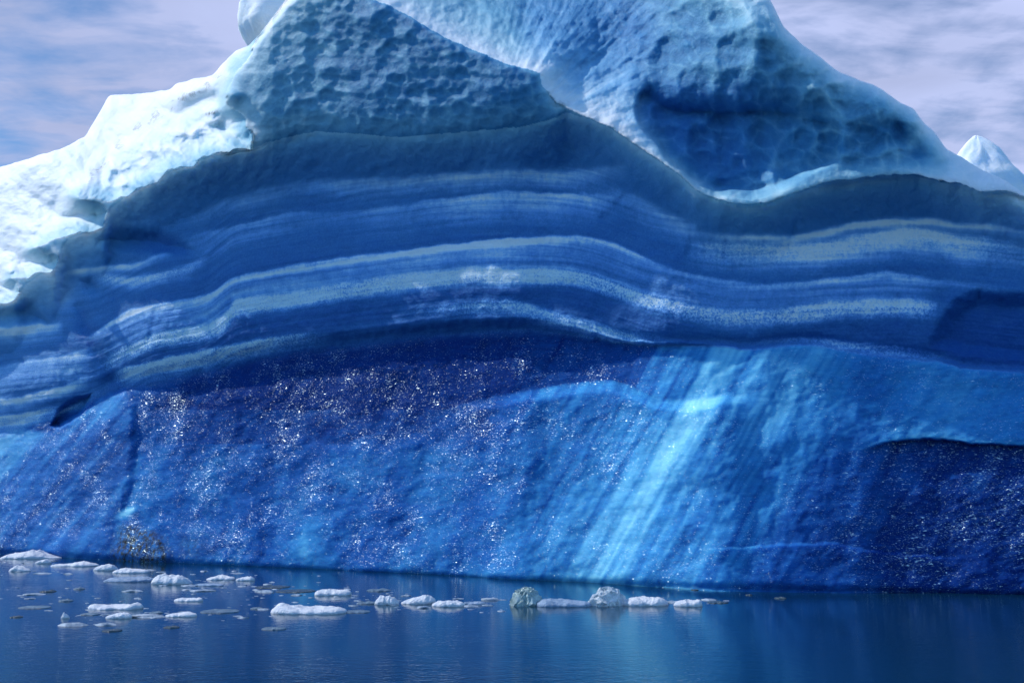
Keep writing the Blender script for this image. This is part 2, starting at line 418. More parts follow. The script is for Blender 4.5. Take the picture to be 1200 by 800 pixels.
off += np.where(inB, wslope * dB + np.interp(U, [780, 840, 1060, 1110], [0.6, 0.28, 0.28, 0.6]) * (1 - np.exp(-np.clip(dB, 0, None) / 10.0)) - 0.45 * sstep(U, 620, 700) + 0.3 * (1 - sstep(U, 600, 680)) + np.clip(-e, 0, None) * lean * 0.6, 0)
f1h, _q = worley((U + 14 * nz) / 34.0, (V + 14 * nz2) / 30.0, 6); cupC_ = np.clip(1 - (f1h / 0.72) ** 2, -0.6, 1)
HOL = [(757, 95), (746, 109), (741, 126), (744, 142), (754, 156), (771, 172), (777, 186), (795, 203), (812, 221), (835, 230), (880, 236), (915, 228), (950, 205), (985, 190), (990, 150), (930, 85), (840, 92), (790, 88)]
dH = sdf(U + 1.5 * nf, V + 1.5 * nf2, HOL)
hw = np.interp(U, [745, 775, 830, 880], [7, 12, 50, 80]) + 40 * (1 - sstep(V, 92, 135)) * sstep(U, 748, 790)
off += (1.0 + 0.16 * cupC_) * sstep(dH / (7 + 80 * (1 - sstep(V + 12 * nz, 100, 160)) * sstep(U, 750, 800) + 9 * sstep(V, 190, 225)), 0, 1) * np.interp(U, [745, 788, 845, 895, 1020], [0.7, 1.3, 1.85, 1.65, 0.0])
# rounding of the outer rim towards the sky
ds = V - S(U)
rw = np.interp(U, [-300, 100, 300, 420, 850, 900, 1000, 1100, 1200, 1500], [40, 26, 12, 18, 26, 22, 26, 30, 26, 30])
rr = np.clip(1 - ds / rw, 0, 1)
off += 1.6 * (1 - np.sqrt(np.clip(1 - rr ** 2, 0, 1)))

# edges of the dimpled mass are rounded over
def rnd(d, wd_):
    q = np.clip(1 - np.clip(d, 0, None) / wd_, 0, 1); return 1 - np.sqrt(np.clip(1 - q ** 2, 0, 1))
dmass = (~inL) & (~inB) & (e < 4)
off += dmass * sstep(U, 252, 268) * (0.45 * rnd(-dL, 22) + 0.3 * rnd(-dB, 20) * (1 - sstep(U, 640, 680)))

# scallops: recessed cups with raised rims
f1a, rda = worley((U + 9 * nz) / 24.0, (V + 9 * nz2) / 19.0, 1)
f1b, rdb = worley((U + 8 * nz2) / 12.0, (V + 8 * nz) / 10.0, 2)
f1c, rdc = worley((U + 14 * nz) / 42.0, (V + 14 * nz2) / 38.0, 3)
cupA = np.clip(1 - (f1a / 0.72) ** 2, -0.4, 1); cupB = np.clip(1 - (f1b / 0.72) ** 2, -0.4, 1); cupC = np.clip(1 - (f1c / 0.72) ** 2, -0.4, 1)
dim = (~inL) & (~inB)
mD = sstep(-e + 10 * nz, -14, 24) * dim * sstep(U, 262, 300)
off += mD * (0.115 * cupA * (1 + 0.9 * nz2) + 0.07 * cupB * (1 + 0.8 * nz)) * np.interp(U, [300, 420, 600, 680], [0.8, 1.0, 0.8, 0.3])
mB = inB * sstep(dB, 4, 30)
bigm = sstep(U, 740, 800)
off += mB * ((0.42 * cupC + 0.12 * cupA) * bigm + (0.07 * cupA + 0.05 * cupB) * (1 - bigm))
off += inL * sstep(dL, 0, 10) * (1 - above_crest) * (0.30 * cupA + 0.16 * cupB) * sstep(U, 60, 140)
for (a, b2, r, k) in ((1052, 152, 13, 0.32), (1077, 181, 13, 0.3), (1108, 190, 8, 0.2), (935, 120, 20, 0.3), (890, 215, 14, 0.35), (905, 195, 10, 0.25), (840, 225, 9, 0.3)):
    off += k * np.exp(-((U - a) ** 2 + ((V - b2) * 1.1) ** 2) / r ** 2)
# flutes fanning over the saddle
ang = np.arctan2(V - 190, U - 560)
flute = fbm(ang * 26, np.hypot(U - 560, V - 190) / 120, 4, 8)
fm = inB * sstep(U, 560, 620) * (1 - sstep(U, 750, 790))
off += 0.13 * flute * fm

# --- scoops and niches (recess depth, edge width px)
def recess(poly, depth, wdt, warp=1.0):
    d = sdf(U + warp * 2.2 * nf, V + warp * 2.2 * nf2, poly)
    return depth * sstep(d / wdt, 0, 1), d
SC1 = [(16, 352), (32, 345), (44, 352), (52, 366), (62, 380), (30, 383), (-60, 392), (-60, 362)]
SC2 = [(98, 274), (126, 266), (150, 262), (188, 264), (205, 272), (222, 278), (232, 288), (233, 296), (222, 304), (190, 304), (150, 300), (110, 292)]
SC3 = [(90, 325), (106, 323), (118, 328), (122, 338), (114, 348), (96, 346)]
NOTCH = [(57, 500), (62, 488), (66, 478), (80, 468), (95, 462), (110, 459), (108, 468), (98, 484), (84, 496), (70, 503)]
NICHE_R = [(1086, 398), (1096, 378), (1104, 362), (1120, 345), (1145, 335), (1200, 340), (1330, 352), (1330, 450), (1190, 432), (1130, 424), (1086, 410)]
SCN = [(316, 470), (322, 492), (338, 512), (360, 526), (420, 534), (470, 526), (510, 512), (534, 492), (520, 450), (440, 425), (350, 430)]
for poly, dep, wd in ((SC1, 0.7, 16), (SC2, 0.6, 24), (SC3, 0.4, 12), (NOTCH, 0.8, 6), (NICHE_R, 0.8, 24), (SCN, 0.12, 14)):
    r_, _ = recess(poly, dep, wd); off += r_
BUTT = [(-400, 560), (0, 494), (60, 503), (100, 478), (120, 462), (148, 452), (162, 470), (166, 500), (161, 540), (158, 570), (150, 590), (140, 606), (138, 700), (-400, 700)]
dBt = sdf(Us, Vs, BUTT)
off -= 0.3 * sstep(dBt / np.where(U > 140, 14, 14 + 50 * sstep(U, 150, 90)), 0, 1)
LUMP = [(138, 606), (155, 602), (175, 612), (198, 625), (206, 648), (204, 700), (120, 700), (126, 640)]
dLp = sdf(Us, Vs, LUMP); off -= 0.35 * sstep(dLp / 20, 0, 1)
T2 = curve([(400, 520), (520, 480), (560, 468), (600, 460), (640, 453), (680, 447), (715, 445), (732, 449), (748, 456), (770, 466), (800, 468), (825, 466), (850, 459), (950, 470), (1500, 480)], 3)
m2 = sstep(U, 520, 620) * (1 - sstep(U, 830, 900))
off -= 0.8 * m2 * sstep((Vs - T2(Us)) / 14.0, 0.0, 1.0)
T3 = curve([(900, 545), (1000, 530), (1045, 517), (1080, 514), (1110, 515), (1140, 520), (1200, 522), (1500, 530)], 3)
m3 = sstep(U, 1005, 1050)
off += 0.55 * m3 * sstep((Vs - T3(Us)) / 4.0, -0.5, 0.5)
T4 = curve([(700, 650), (880, 640), (920, 637), (980, 636), (1020, 645), (1100, 652), (1500, 660)], 4)
m4 = sstep(U, 800, 900) * (1 - sstep(U, 1060, 1150))
off -= 0.2 * m4 * sstep((Vs - T4(Us)) / 4.0, -0.5, 0.5)

# --- creases and cracks
CREASE = [(92, 360), (99, 380), (106, 398), (118, 418), (130, 438), (146, 452)]
dcr = seg_dist(Us, Vs, CREASE); off += 0.22 * np.exp(-(dcr / 9.0) ** 2)
CRK = [[(181, 366), (177, 388), (172, 402)], [(268, 352), (274, 366), (272, 376)], [(1052, 346), (1051, 362), (1053, 376)], [(932, 262), (926, 282), (918, 300)], [(806, 262), (812, 275), (806, 296)],
       [(732, 228), (718, 244), (704, 256)], [(850, 284), (848, 304)], [(960, 360), (964, 372)]]
dk = np.full(U.shape, 1e9)
for c in CRK: dk = np.minimum(dk, seg_dist(Us, Vs, c))
off += 0.06 * np.exp(-(dk / 4.0) ** 2)

# --- roughness at several scales
lowm = sstep(below / np.interp(U, [600, 730], [20, 4]), 0, 1)                          # wet lower wall
off += 0.35 * nz * (0.6 + 0.4 * lowm) + 0.10 * nf * (1 - 0.5 * lowm) * (0.4 + 0.6 * (inL | inB))
wave1 = fbm(U / 26 + 0.3 * nz, (V + 0.28 * U) / 11, 4, 12)
wave2 = fbm(U / 9, (V + 0.25 * U) / 4.5, 3, 13)
off += lowm * (0.04 * wave1 + 0.015 * wave2) * (1 + 0.8 * sstep(U, 900, 1050))
crust = inL * (1 - 0.8 * above_crest) * sstep(dL, -4, 8)
off += crust * (0.16 * fbm(U / 9, V / 8, 4, 81) + 0.22 * np.abs(fbm(U / 22, V / 18, 3, 82)))
rimc = np.exp(-np.clip(ds, 0, None) / 20.0) * sstep(U, 640, 860)
off += rimc * (0.30 * fbm(U / 24, V / 20, 4, 84) + 0.10 * fbm(U / 8, V / 8, 3, 85))
# fine lamination of the layered wall
B4s = curve([(-300, 470), (110, 430), (180, 396), (240, 386), (274, 358), (300, 353), (400, 338), (500, 325), (560, 319), (650, 319), (690, 325), (760, 350), (850, 366), (950, 362), (1050, 358), (1200, 372), (1480, 390)], 8)
vv = V - B4s(U) + 2 * nz2
lam = fbm(U / 260 + 0.15 * nf, vv / 5.5, 4, 91, 0.65)
laym = sstep(e, 40, 80) * (1 - lowm)
off += laym * 0.05 * lam
off += 0.25 * np.exp(-((V - W(U)) / 5.0) ** 2)
# --- ends of the berg, outside the picture
off += 14 * np.clip((-60 - U) / 220, 0, 1) ** 2 + 16 * np.clip((U - 1270) / 200, 0, 1) ** 2

off *= (Y0 / 44.0)[None, :]
# below the water the foot carries straight on
D = Y0[None, :] + off

# ------------------------------------------------------------------ what the ice is made of, with some light and shade in its colour
bub_light = np.full(U.shape, 0.11)
grain = np.zeros_like(U)
dirt = np.zeros_like(U)
wet = lowm.copy() * 1.0
# weathered crust: open top surfaces white; rim light below put into the colour
bub_light += 0.12 * np.exp(-np.clip(e, 0, None) / 40.0) * (e > 0) + 0.04 * nz
bub_light = bub_light + (0.17 - bub_light) * dim * sstep(-e, -30, 10)
bub_light += (0.13 * np.exp(-np.clip(e, 0, None) / 16.0) + 0.12 * np.exp(-np.clip(e, 0, None) / 48.0)) * dim * (e > 0)  # lightens the shaded strip below the rim by colour
ridA = np.exp(-rda / 0.16) * np.clip(0.45 + 1.3 * fbm(U / 22, V / 22, 3, 61), 0, 1.2); ridB = np.exp(-rdb / 0.2) * np.clip(0.45 + 1.3 * fbm(U / 18, V / 18, 3, 62), 0, 1.2)
lft = np.interp(U, [260, 330, 420, 560, 660], [0.30, 0.20, 0.06, 0.02, 0.0])
bub_light += mD * (0.17 * ridA + 0.08 * ridB + lft * (0.8 + 0.4 * nf) + 0.05 * nz)  # light on the ridges put into the colour along with weathered crust
scl = np.exp(-((e + 12 + 8 * nz) / 13.0) ** 2) * dim
bub_light += scl * 0.12 * np.interp(U, [290, 330, 700], [1.6, 1.0, 0.6])
bub_light = np.where(inL, np.clip(0.62 + 0.38 * sstep(dL, 0, 22) - 0.24 * cupA * (1 - above_crest) * sstep(U, 40, 110) + 0.10 * nf, 0, 1), bub_light)
bowlb = 0.19 + 0.15 * ridA + 0.06 * ridB + 0.06 * nz
bowlb += np.interp(U, [760, 840, 1040, 1100], [0.75, 0.42, 0.42, 0.7]) * np.exp(-np.clip(dB, 0, None) / np.interp(U, [380, 500, 640, 720, 800, 900, 1000, 1200], [42, 38, 26, 18, 8, 10, 12, 14]))
fanw = sstep(U, 590, 640) * (1 - sstep(U, 730, 770))
bowlb += fanw * sstep(V, 40, 120) * np.clip(0.26 + 0.34 * flute, 0, 0.5)
bowlb += 0.13 * np.exp(-rdc / 0.16) * bigm * np.clip(0.6 + nz, 0.2, 1.2) - 0.05 * np.clip(cupC, 0, 1) * bigm  # lit ridges and shaded cups put into the bowl colour
bowlb -= 0.08 * sstep(dH / 20, 0, 1) * np.interp(U, [740, 850, 960], [1, 0.7, 0])  # shade of the hollow deepened by colour
rimr = np.exp(-np.clip(ds, 0, None) / np.interp(U, [600, 880, 950, 1040, 1110, 1200], [20, 34, 24, 14, 30, 22]))
bub_light = np.where(inB, bowlb, bub_light)
bub_light = bub_light + 0.75 * rimr * sstep(U, 300, 340)
bub_light += 0.35 * np.exp(-np.clip(-dB, 0, None) / 7.0) * (~inB) * (~inL) * sstep(U, 600, 650) * (1 - sstep(U, 1000, 1100)) * (e < 30)  # soft fade below the lit ridge, put into the colour
edgeL = np.exp(-np.clip(-dL, 0, None) / 15.0) * (~inL)
bub_light += 0.42 * edgeL * (U < 320) + 0.22 * np.exp(-np.clip(-dL, 0, None) / 38.0) * (~inL) * (1 - sstep(U, 110, 230)) * (0.7 + nz)  # glow under the sunlit rim put into the ice colour
for (a, b2, r, k) in ((1052, 152, 12, -0.3), (1077, 181, 13, -0.25), (1108, 190, 8, -0.15)):
    bub_light += k * np.exp(-((U - a) ** 2 + (V - b2) ** 2) / r ** 2)  # shade of the pits put into the colour too

# bubbly white layers frozen into the blue
def band(pts, th, inten, gr=0.0, fade=2.2, up=2.5, rag=1.0):
    global bub_light, grain
    c = curve(pts, 4); ii = np.array(inten, float)
    d = (V + rag * (2.5 * nf2 + 4 * nz2)) - c(U)
    prof = np.where(d < 0, np.exp(-(d / up) ** 2), np.exp(-(np.clip(d, 0, None) / th) ** fade))
    a = 2.15 * np.interp(U, ii[:, 0], ii[:, 1])
    a = a * np.clip(1 + 0.5 * nz + 0.35 * fbm(U / 5.0, V / 14.0, 3, 21), 0.2, 1.6)
    a = a * np.clip(1 + 0.9 * lam, 0.2, 1.8)
    lim = (e > 0)
    bub_light = bub_light + prof * a * lim
    grain = np.maximum(grain, gr * prof * np.clip(a * 2.2, 0, 1) * lim)
band([(180, 275), (260, 240), (300, 229), (350, 216), (440, 214), (520, 209), (600, 204), (660, 204), (700, 202), (730, 198)], 13, [(210, 0), (260, .11), (350, .08), (420, .12), (520, .2), (620, .24), (700, .16), (740, 0)], .1, up=5)
band([(200, 286), (240, 274), (300, 260), (340, 251), (430, 248), (470, 241), (520, 235), (600, 226), (680, 227), (715, 233)], 22, [(200, 0), (250, .13), (330, .12), (420, .08), (520, .2), (600, .28), (690, .26), (725, 0)], .2, 1.6)
band([(700, 222), (740, 232), (770, 248), (800, 262), (815, 270)], 18, [(690, 0), (730, .12), (790, .16), (812, .1), (820, 0)], 0, 1.6, 6)
B3 = [(95, 402), (120, 385), (150, 364), (175, 359), (230, 351), (256, 342), (265, 331), (280, 325), (300, 321), (340, 313), (400, 305), (450, 299), (500, 292), (550, 286), (600, 281), (650, 278), (690, 280), (720, 287), (740, 296), (770, 310), (800, 320), (850, 330), (900, 335), (950, 330), (1000, 325), (1040, 319), (1100, 330), (1200, 338)]
band(B3, 5, [(90, 0), (130, .3), (250, .28), (300, .3), (400, .38), (600, .5), (660, .5), (720, .22), (800, .14), (900, .16), (1000, .22), (1060, .15), (1120, .1), (1200, 0)], .35, 2, 2.2, 0.6)
band([(x, y + 4) for x, y in B3], 34, [(110, 0), (150, .17), (260, .17), (400, .17), (600, .2), (700, .12), (800, .07), (1060, .12), (1110, 0)], .2, 3)
B4 = [(110, 430), (150, 408), (180, 396), (240, 386), (262, 378), (274, 358), (300, 353), (350, 345), (400, 338), (450, 331), (500, 325), (560, 319), (600, 321), (650, 319), (690, 325), (720, 335), (760, 350), (800, 360), (850, 368), (900, 368), (950, 362), (1000, 358), (1050, 357), (1095, 360)]
band(B4, 13, [(110, 0), (160, .3), (230, .33), (290, .42), (400, .34), (500, .4), (600, .52), (640, .52), (690, .3), (800, .22), (900, .22), (960, .3), (1040, .34), (1080, .25), (1100, 0)], 1.0, 3, 6)
band([(470, 366), (540, 359), (590, 354), (620, 361), (660, 374), (700, 384), (740, 393), (790, 399)], 13, [(450, 0), (520, .12), (600, .24), (680, .28), (740, .15), (800, 0)], .8, 2, 5)
band([(130, 436), (160, 431), (200, 421), (250, 411), (290, 402), (330, 396), (380, 392)], 16, [(132, 0), (150, .3), (180, .34), (260, .34), (320, .25), (390, 0)], .9, 3, 3)
band([(790, 273), (820, 274), (860, 279), (900, 279), (925, 281), (960, 274), (1000, 265), (1040, 260), (1090, 259), (1120, 265), (1170, 267), (1230, 280)], 5.5, [(800, 0), (830, .12), (870, .22), (910, .35), (960, .42), (1060, .48), (1090, .45), (1120, .28), (1180, .16), (1240, 0)], .15, 2, 3.5, .6)
band([(800, 288), (860, 290), (900, 292), (940, 291), (980, 285), (1020, 279), (1060, 272), (1090, 274), (1130, 283), (1170, 286), (1230, 295)], 21, [(800, 0), (830, .2), (880, .26), (920, .36), (980, .44), (1060, .46), (1100, .42), (1140, .3), (1175, .15), (1240, 0)], .5, 2.4, 6, .8)
band([(880, 400), (940, 397), (1000, 404), (1060, 411), (1110, 416)], 10, [(860, 0), (960, .1), (990, .24), (1050, .2), (1100, .08), (1120, 0)], .8, 2, 4)
band([(70, 318), (88, 317), (120, 315), (160, 311), (185, 301), (200, 298)], 5, [(75, 0), (95, .3), (150, .32), (190, .2), (205, 0)], 0, 2, 2.5, .6)
band([(100, 322), (130, 326), (160, 328), (185, 323), (220, 314), (238, 300), (245, 290)], 9, [(105, 0), (130, .22), (170, .32), (190, .26), (230, .14), (250, 0)], .5, 2, 4)
band([(-60, 392), (0, 386), (30, 384), (70, 380)], 12, [(-60, .3), (30, .3), (64, .2), (75, 0)], .3)
band([(0, 432), (40, 424), (75, 420), (105, 410)], 26, [(-60, .1), (40, .14), (90, .26), (108, .1), (120, 0)], .3)
band([(-60, 470), (0, 468), (30, 466), (80, 452), (110, 440)], 10, [(-60, .26), (30, .3), (80, .26), (115, 0)], .3)
band([(-60, 492), (0, 489), (40, 485), (62, 478)], 12, [(-60, .26), (45, .34), (66, .1), (75, 0)], .7)
band([(58, 492), (80, 478), (100, 474)], 9, [(56, 0), (66, .4), (96, .4), (104, 0)], .9)
for (a, b2, rx, ry, k) in ((70, 350, 20, 14, .28), (118, 470, 26, 16, .25), (105, 500, 14, 7, .35), (66, 325, 9, 16, .2), (20, 520, 50, 34, .22), (40, 500, 26, 10, .18)):
    bub_light += k * np.exp(-(((U - a) / rx) ** 2 + ((V - b2) / ry) ** 2)) * (~inL)
bub_light -= 0.07 * np.exp(-(dcr / 8.0) ** 2) + 0.06 * np.exp(-(dk / 4.0) ** 2)
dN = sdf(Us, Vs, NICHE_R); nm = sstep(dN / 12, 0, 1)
bub_light -= 0.20 * nm * (below < 0); grain *= 1 - nm  # shade inside the niche put into the colour
bub_light += nm * 0.12 * np.exp(-(((U - 1170) / 26) ** 2 + ((V - 378) / 10) ** 2)) * (below < 0)
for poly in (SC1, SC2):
    bub_light -= 0.10 * sstep(sdf(Us, Vs, poly) / 10, 0, 1)  # shade in the scoops put into the colour
dNo = sdf(Us, Vs, NOTCH); bub_light -= 0.2 * sstep(dNo / 5, 0, 1) * (V > 488 - (U - 60) * 0.35)

bub_light += laym * 0.17 * lam * np.clip(0.6 + 1.2 * nz, 0.1, 1.4)
grain = np.maximum(grain, laym * 0.12)
# clear wet ice of the lower wall, slanting light streaks put into its colour
s1 = U + 0.57 * (V - 460) + 4 * nz
streak_light = np.interp(s1, [300, 420, 500, 560, 600, 640, 680, 715, 735, 745, 765, 795, 812, 826, 842, 862, 900, 930, 955, 985, 1000, 1030, 1080, 1120, 1180, 1300],
                 [.22, .24, .22, .24, .29, .36, .40, .44, .48, .56, .50, .64, .86, .94, .80, .54, .46, .52, .42, .42, .32, .24, .18, .18, .14, .12])
strk = fbm(s1 / 13, (V) / 190 + U / 600, 4, 31); strk2 = fbm(s1 / 5, V / 120, 3, 32)
streak_light = streak_light + 0.14 * sstep(U, 840, 880) * (1 - sstep(U, 1010, 1060)) * (1 - sstep(V, 480, 560))
lw = streak_light * (1 + 0.55 * strk + 0.22 * strk2) + 0.06 * nz + 0.08 * strk
# left part of the wall: patchier
pl = 1 - sstep(U, 520, 660)
lw2 = 0.15 + 0.16 * sstep(V, 470, 560) + 0.26 * fbm(U / 70, V / 60, 4, 33) - 0.09 * np.exp(-(((U - 425) / 100) ** 2 + ((V - 470) / 55) ** 2)) + 0.10 * fbm((U + 0.6 * V) / 16, V / 130, 3, 34)
lw = lw * (1 - pl) + lw2 * pl
t2m = sstep((Vs - T2(Us)) / 3.0, -0.5, 0.5)
arch = (1 - t2m) * (1 - sstep(s1, 690, 790)) * sstep(U, 170, 260)
lw -= 0.16 * arch * (V < 480) + 0.02  # shadow above the arch put into the ice colour
lw = np.where(arch > 0.5, np.minimum(lw, 0.10 + 0.05 * nz + 0.05 * strk), lw)
# band between the upper ledge and the arch
up2 = (1 - t2m) * sstep(s1, 690, 760) * (1 - sstep(U, 860, 900))
lw = lw * (1 - 0.35 * up2) + up2 * (0.10 + 0.22 * np.clip(strk + 0.2, -0.3, 1))
# slab on the right, dark hollow below it
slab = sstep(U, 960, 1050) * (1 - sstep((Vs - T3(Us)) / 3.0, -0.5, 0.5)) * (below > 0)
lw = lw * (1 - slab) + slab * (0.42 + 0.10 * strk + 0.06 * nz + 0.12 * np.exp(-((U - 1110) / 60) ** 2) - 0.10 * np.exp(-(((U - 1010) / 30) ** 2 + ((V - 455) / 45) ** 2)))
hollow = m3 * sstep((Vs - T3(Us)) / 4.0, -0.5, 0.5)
lw -= hollow * 0.12  # recess shade put into the darker ice colour
lw += 0.16 * np.exp(-(((U - 1065) / 12) ** 2 + ((V - 562) / 11) ** 2)) + 0.12 * np.exp(-(((U - 1142) / 18) ** 2 + ((V - 566) / 12) ** 2)) + 0.14 * np.exp(-(((U - 1022) / 8) ** 2 + ((V - 476) / 4) ** 2))
lw -= 0.10 * np.exp(-((V - 640) / 26) ** 2) * sstep(U, 880, 1000)
lw += 0.2 * np.exp(-(((U - 354) / 16) ** 2 + ((V - 640) / 22) ** 2)) * (1 + nf)
# left buttress with its own slanting streaks
s2 = U + 0.85 * (V - 560)
bt = sstep(dBt / 8, 0, 1)
lwb = 0.22 + 0.34 * fbm(s2 / 17, V / 200, 3, 36) + np.interp(s2, [-200, -20, 40, 120, 220], [.42, .34, .04, .04, 0.0]) + 0.16 * np.exp(-(((U - 120) / 36) ** 2 + ((V - 478) / 18) ** 2))
lw = lw * (1 - bt) + lwb * bt
lwet = np.clip(lowm, 0, 1)
bub_light = bub_light * (1 - lwet) + lw * lwet
wet = lwet * (1 - 0.12 * bt)
# where bubbly layers thin out just above the wet wall the ice is already damp
wet = np.maximum(wet, 0.35 * sstep(V - RRu, 120, 200) * (e > 0))
gw = 0.45 + 0.35 * sstep(U, 900, 1040) - 0.2 * np.exp(-((s1 - 820) / 60) ** 2) + 0.2 * fbm(U / 80, V / 50, 3, 71) - 0.3 * slab - 0.25 * up2
grain = grain * (1 - lowm) + np.clip(gw, 0.05, 1) * lowm
lump = sstep(dLp / 10, 0, 1)
dirt += 1.15 * sstep(dLp / 18 + 0.4 * nf, 0, 1) * sstep(V, 600, 626)
dirt += 0.5 * np.exp(-(((U - 225) / 18) ** 2 + ((V - 640) / 14) ** 2))
dirt += 0.55 * np.exp(-(dC / 5.5) ** 2) * (fbm(U / 20, V / 20, 3, 41) > 0.05) * inL
edge_dirt = seg_dist(Us, Vs, [(336, 0), (322, 18), (312, 30), (300, 48)]); dirt += 0.8 * np.exp(-(edge_dirt / 2.5) ** 2)
dirt += 0.9 * np.exp(-(((U - 656) / 9) ** 2 + ((V - 122) / 3.5) ** 2)) + 0.9 * np.exp(-(((U - 248) / 8) ** 2 + ((V - 133 + (U - 248) * 0.2) / 2.2) ** 2))
dirt += 0.5 * np.exp(-(((U - 1054) / 4) ** 2 + ((V - 176) / 2.5) ** 2)) + 0.5 * np.exp(-(((U - 1079) / 3) ** 2 + ((V - 155) / 2) ** 2))
CH = np.exp(-(((U - 148) / 9) ** 2 + ((V - 600 + (U - 148) * 0.35) / 4.5) ** 2)); bub_light += 1.0 * CH; off -= 0.3 * CH

WTH = np.clip(np.exp(-np.clip(e, 0, None) / 42.0) - 0.7 * sstep(dH / 30, 0, 1) * np.interp(U, [740, 850, 960], [1, 0.7, 0]) - 0.35 * sstep(U, 590, 640) * (1 - sstep(U, 740, 800)) * inB, 0, 1)
dx, dz = direction(U, V)
X, Y, Z = dx * D, D, CAM_H + dz * D
ATT = np.stack([np.clip(bub_light, 0, 1), np.clip(wet, 0, 1), np.clip(dirt, 0, 1), np.clip(grain, 0, 1)], -1)

# the far side: from the skyline back and down into the sea
back = [0.25, 0.7, 1.5, 3.0, 5.0, 8.0, 12.0, 16.0, 20.0]
drop = [1.0, 0.99, 0.97, 0.93, 0.86, 0.72, 0.5, 0.24, -0.08]
bx, by, bz = [], [], []
for k, (bk, dr) in enumerate(zip(back, drop)):
    wob = 0.25 * bk * fbm(uu / 45, uu * 0 + k * 0.6, 3, 50)
    bx.append(X[0] * (1 + 0.004 * bk)); by.append(Y[0] + bk + wob * 0.4); bz.append(np.where(Z[0] > 0, Z[0] * dr, Z[0]) + (wob * 0.25 if dr > 0 else 0) * (Z[0] > 3) - 0.1 * (k > 6))
bx, by, bz = (np.array(q)[::-1] for q in (bx, by, bz))
X = np.vstack([bx, X]); Y = np.vstack([by, Y]); Z = np.vstack([bz, Z])
ba = np.zeros((len(back), NC, 4)); ba[..., 0] = 0.95
ATT = np.concatenate([ba, ATT], 0)
WTH = np.concatenate([np.ones((len(back), NC)), WTH], 0)
nr = X.shape[0]
face = link_mesh('ice_body', np.stack([X, Y, Z], -1).reshape(-1, 3) - np.array([0, 45, 0]), grid_faces(nr, NC), ICE, berg)
wa = face.data.attributes.new('weathered', 'FLOAT', 'POINT')
wa.data.foreach_set('value', WTH.ravel().astype(np.float32))
ca = face.data.color_attributes.new('ice', 'FLOAT_COLOR', 'POINT')
ca.data.foreach_set('color', ATT.reshape(-1).astype(np.float32))

# ------------------------------------------------------------------ smaller pinnacles of the same berg, behind the rim
def rock_mesh(name, cxyz, size, seed, shape, mat, parent, nu=72, nv=40, rough=0.18, b=0.92, smooth=True, root=5.0):
    """closed lump: shape(theta, s) gives the radius factor at height s (0 foot .. 1 top)"""
    th = np.linspace(0, 2 * math.pi, nu, endpoint=False); s = np.linspace(0, 1, nv)
    TH, SS = np.meshgrid(th, s)
    r = shape(TH, SS)
    n = 1 + rough * fbm(np.cos(TH) * 1.6 + seed, np.sin(TH) * 1.6 + SS * 2.6, 4, seed) * (1 - SS ** 6)
    x = r * n * np.cos(TH) * size[0]; y = r * n * np.sin(TH) * size[1]
    z = SS * size[2] + 0.06 * size[2] * fbm(np.cos(TH) * 2 + 5, np.sin(TH) * 2 + SS * 2, 3, seed + 2) * (SS < 0.98)
    z[0] -= root; y[0] *= 1.1                          # rooted deep in the berg
    vs = np.stack([x, y, z], -1).reshape(-1, 3) + np.array(cxyz)
    i = np.arange(nu * nv).reshape(nv, nu); j = np.roll(i, -1, 1)
    f = np.stack([i[:-1], j[:-1], j[1:], i[1:]], -1).reshape(-1, 4)
    o = link_mesh(name, vs - np.array([0, 45, 0]) if parent else vs, f, mat, parent, smooth)
    if mat is ICE:
        c = o.data.color_attributes.new('ice', 'FLOAT_COLOR', 'POINT')
        bb = np.clip(b + 0.25 * fbm(vs[:, 0] * 1.2, vs[:, 2] * 1.2, 4, seed), 0, 1)
        c.data.foreach_set('color', np.stack([bb, bb * 0, bb * 0, bb * 0], -1).ravel().astype(np.float32))
    return o

def at_depth(u, v, y):
    a, b = direction(u, v); return np.array([a * y, y, CAM_H + b * y])
yp = 44.5
p0 = at_depth(1150, 232, yp); p1 = at_depth(1147, 159, yp)
wd = 34 / FPX * yp
def pin_shape(T, s):
    return np.interp(s, [0, .25, .5, .7, .85, .95, 1.0], [1.25, 1.12, .86, .62, .38, .16, 0.0]) * (1 + 0.12 * np.cos(2 * T + 0.6) + 0.10 * np.cos(3 * T + 1 + s))
rock_mesh('ice_pinnacle', tuple(p0), (wd, wd * 1.1, p1[2] - p0[2]), 3, pin_shape, ICE, berg)
yq = 60.5
q0 = at_depth(340, 66, yq); q1 = at_depth(340, -40, yq)
wq = 56 / FPX * yq
def lump_shape(T, s):
    return np.interp(s, [0, .12, .2, .3, .5, .8, .93, 1.0], [.7, .92, 1.02, 1.02, .92, .62, .34, 0.0]) * (1 + 0.10 * np.cos(2 * T) + 0.08 * np.cos(3 * T + 2 * s))
rock_mesh('ice_pinnacle', tuple(q0), (wq, wq * 1.2, q1[2] - q0[2]), 8, lump_shape, ICE, berg, b=1.0, root=9.0)

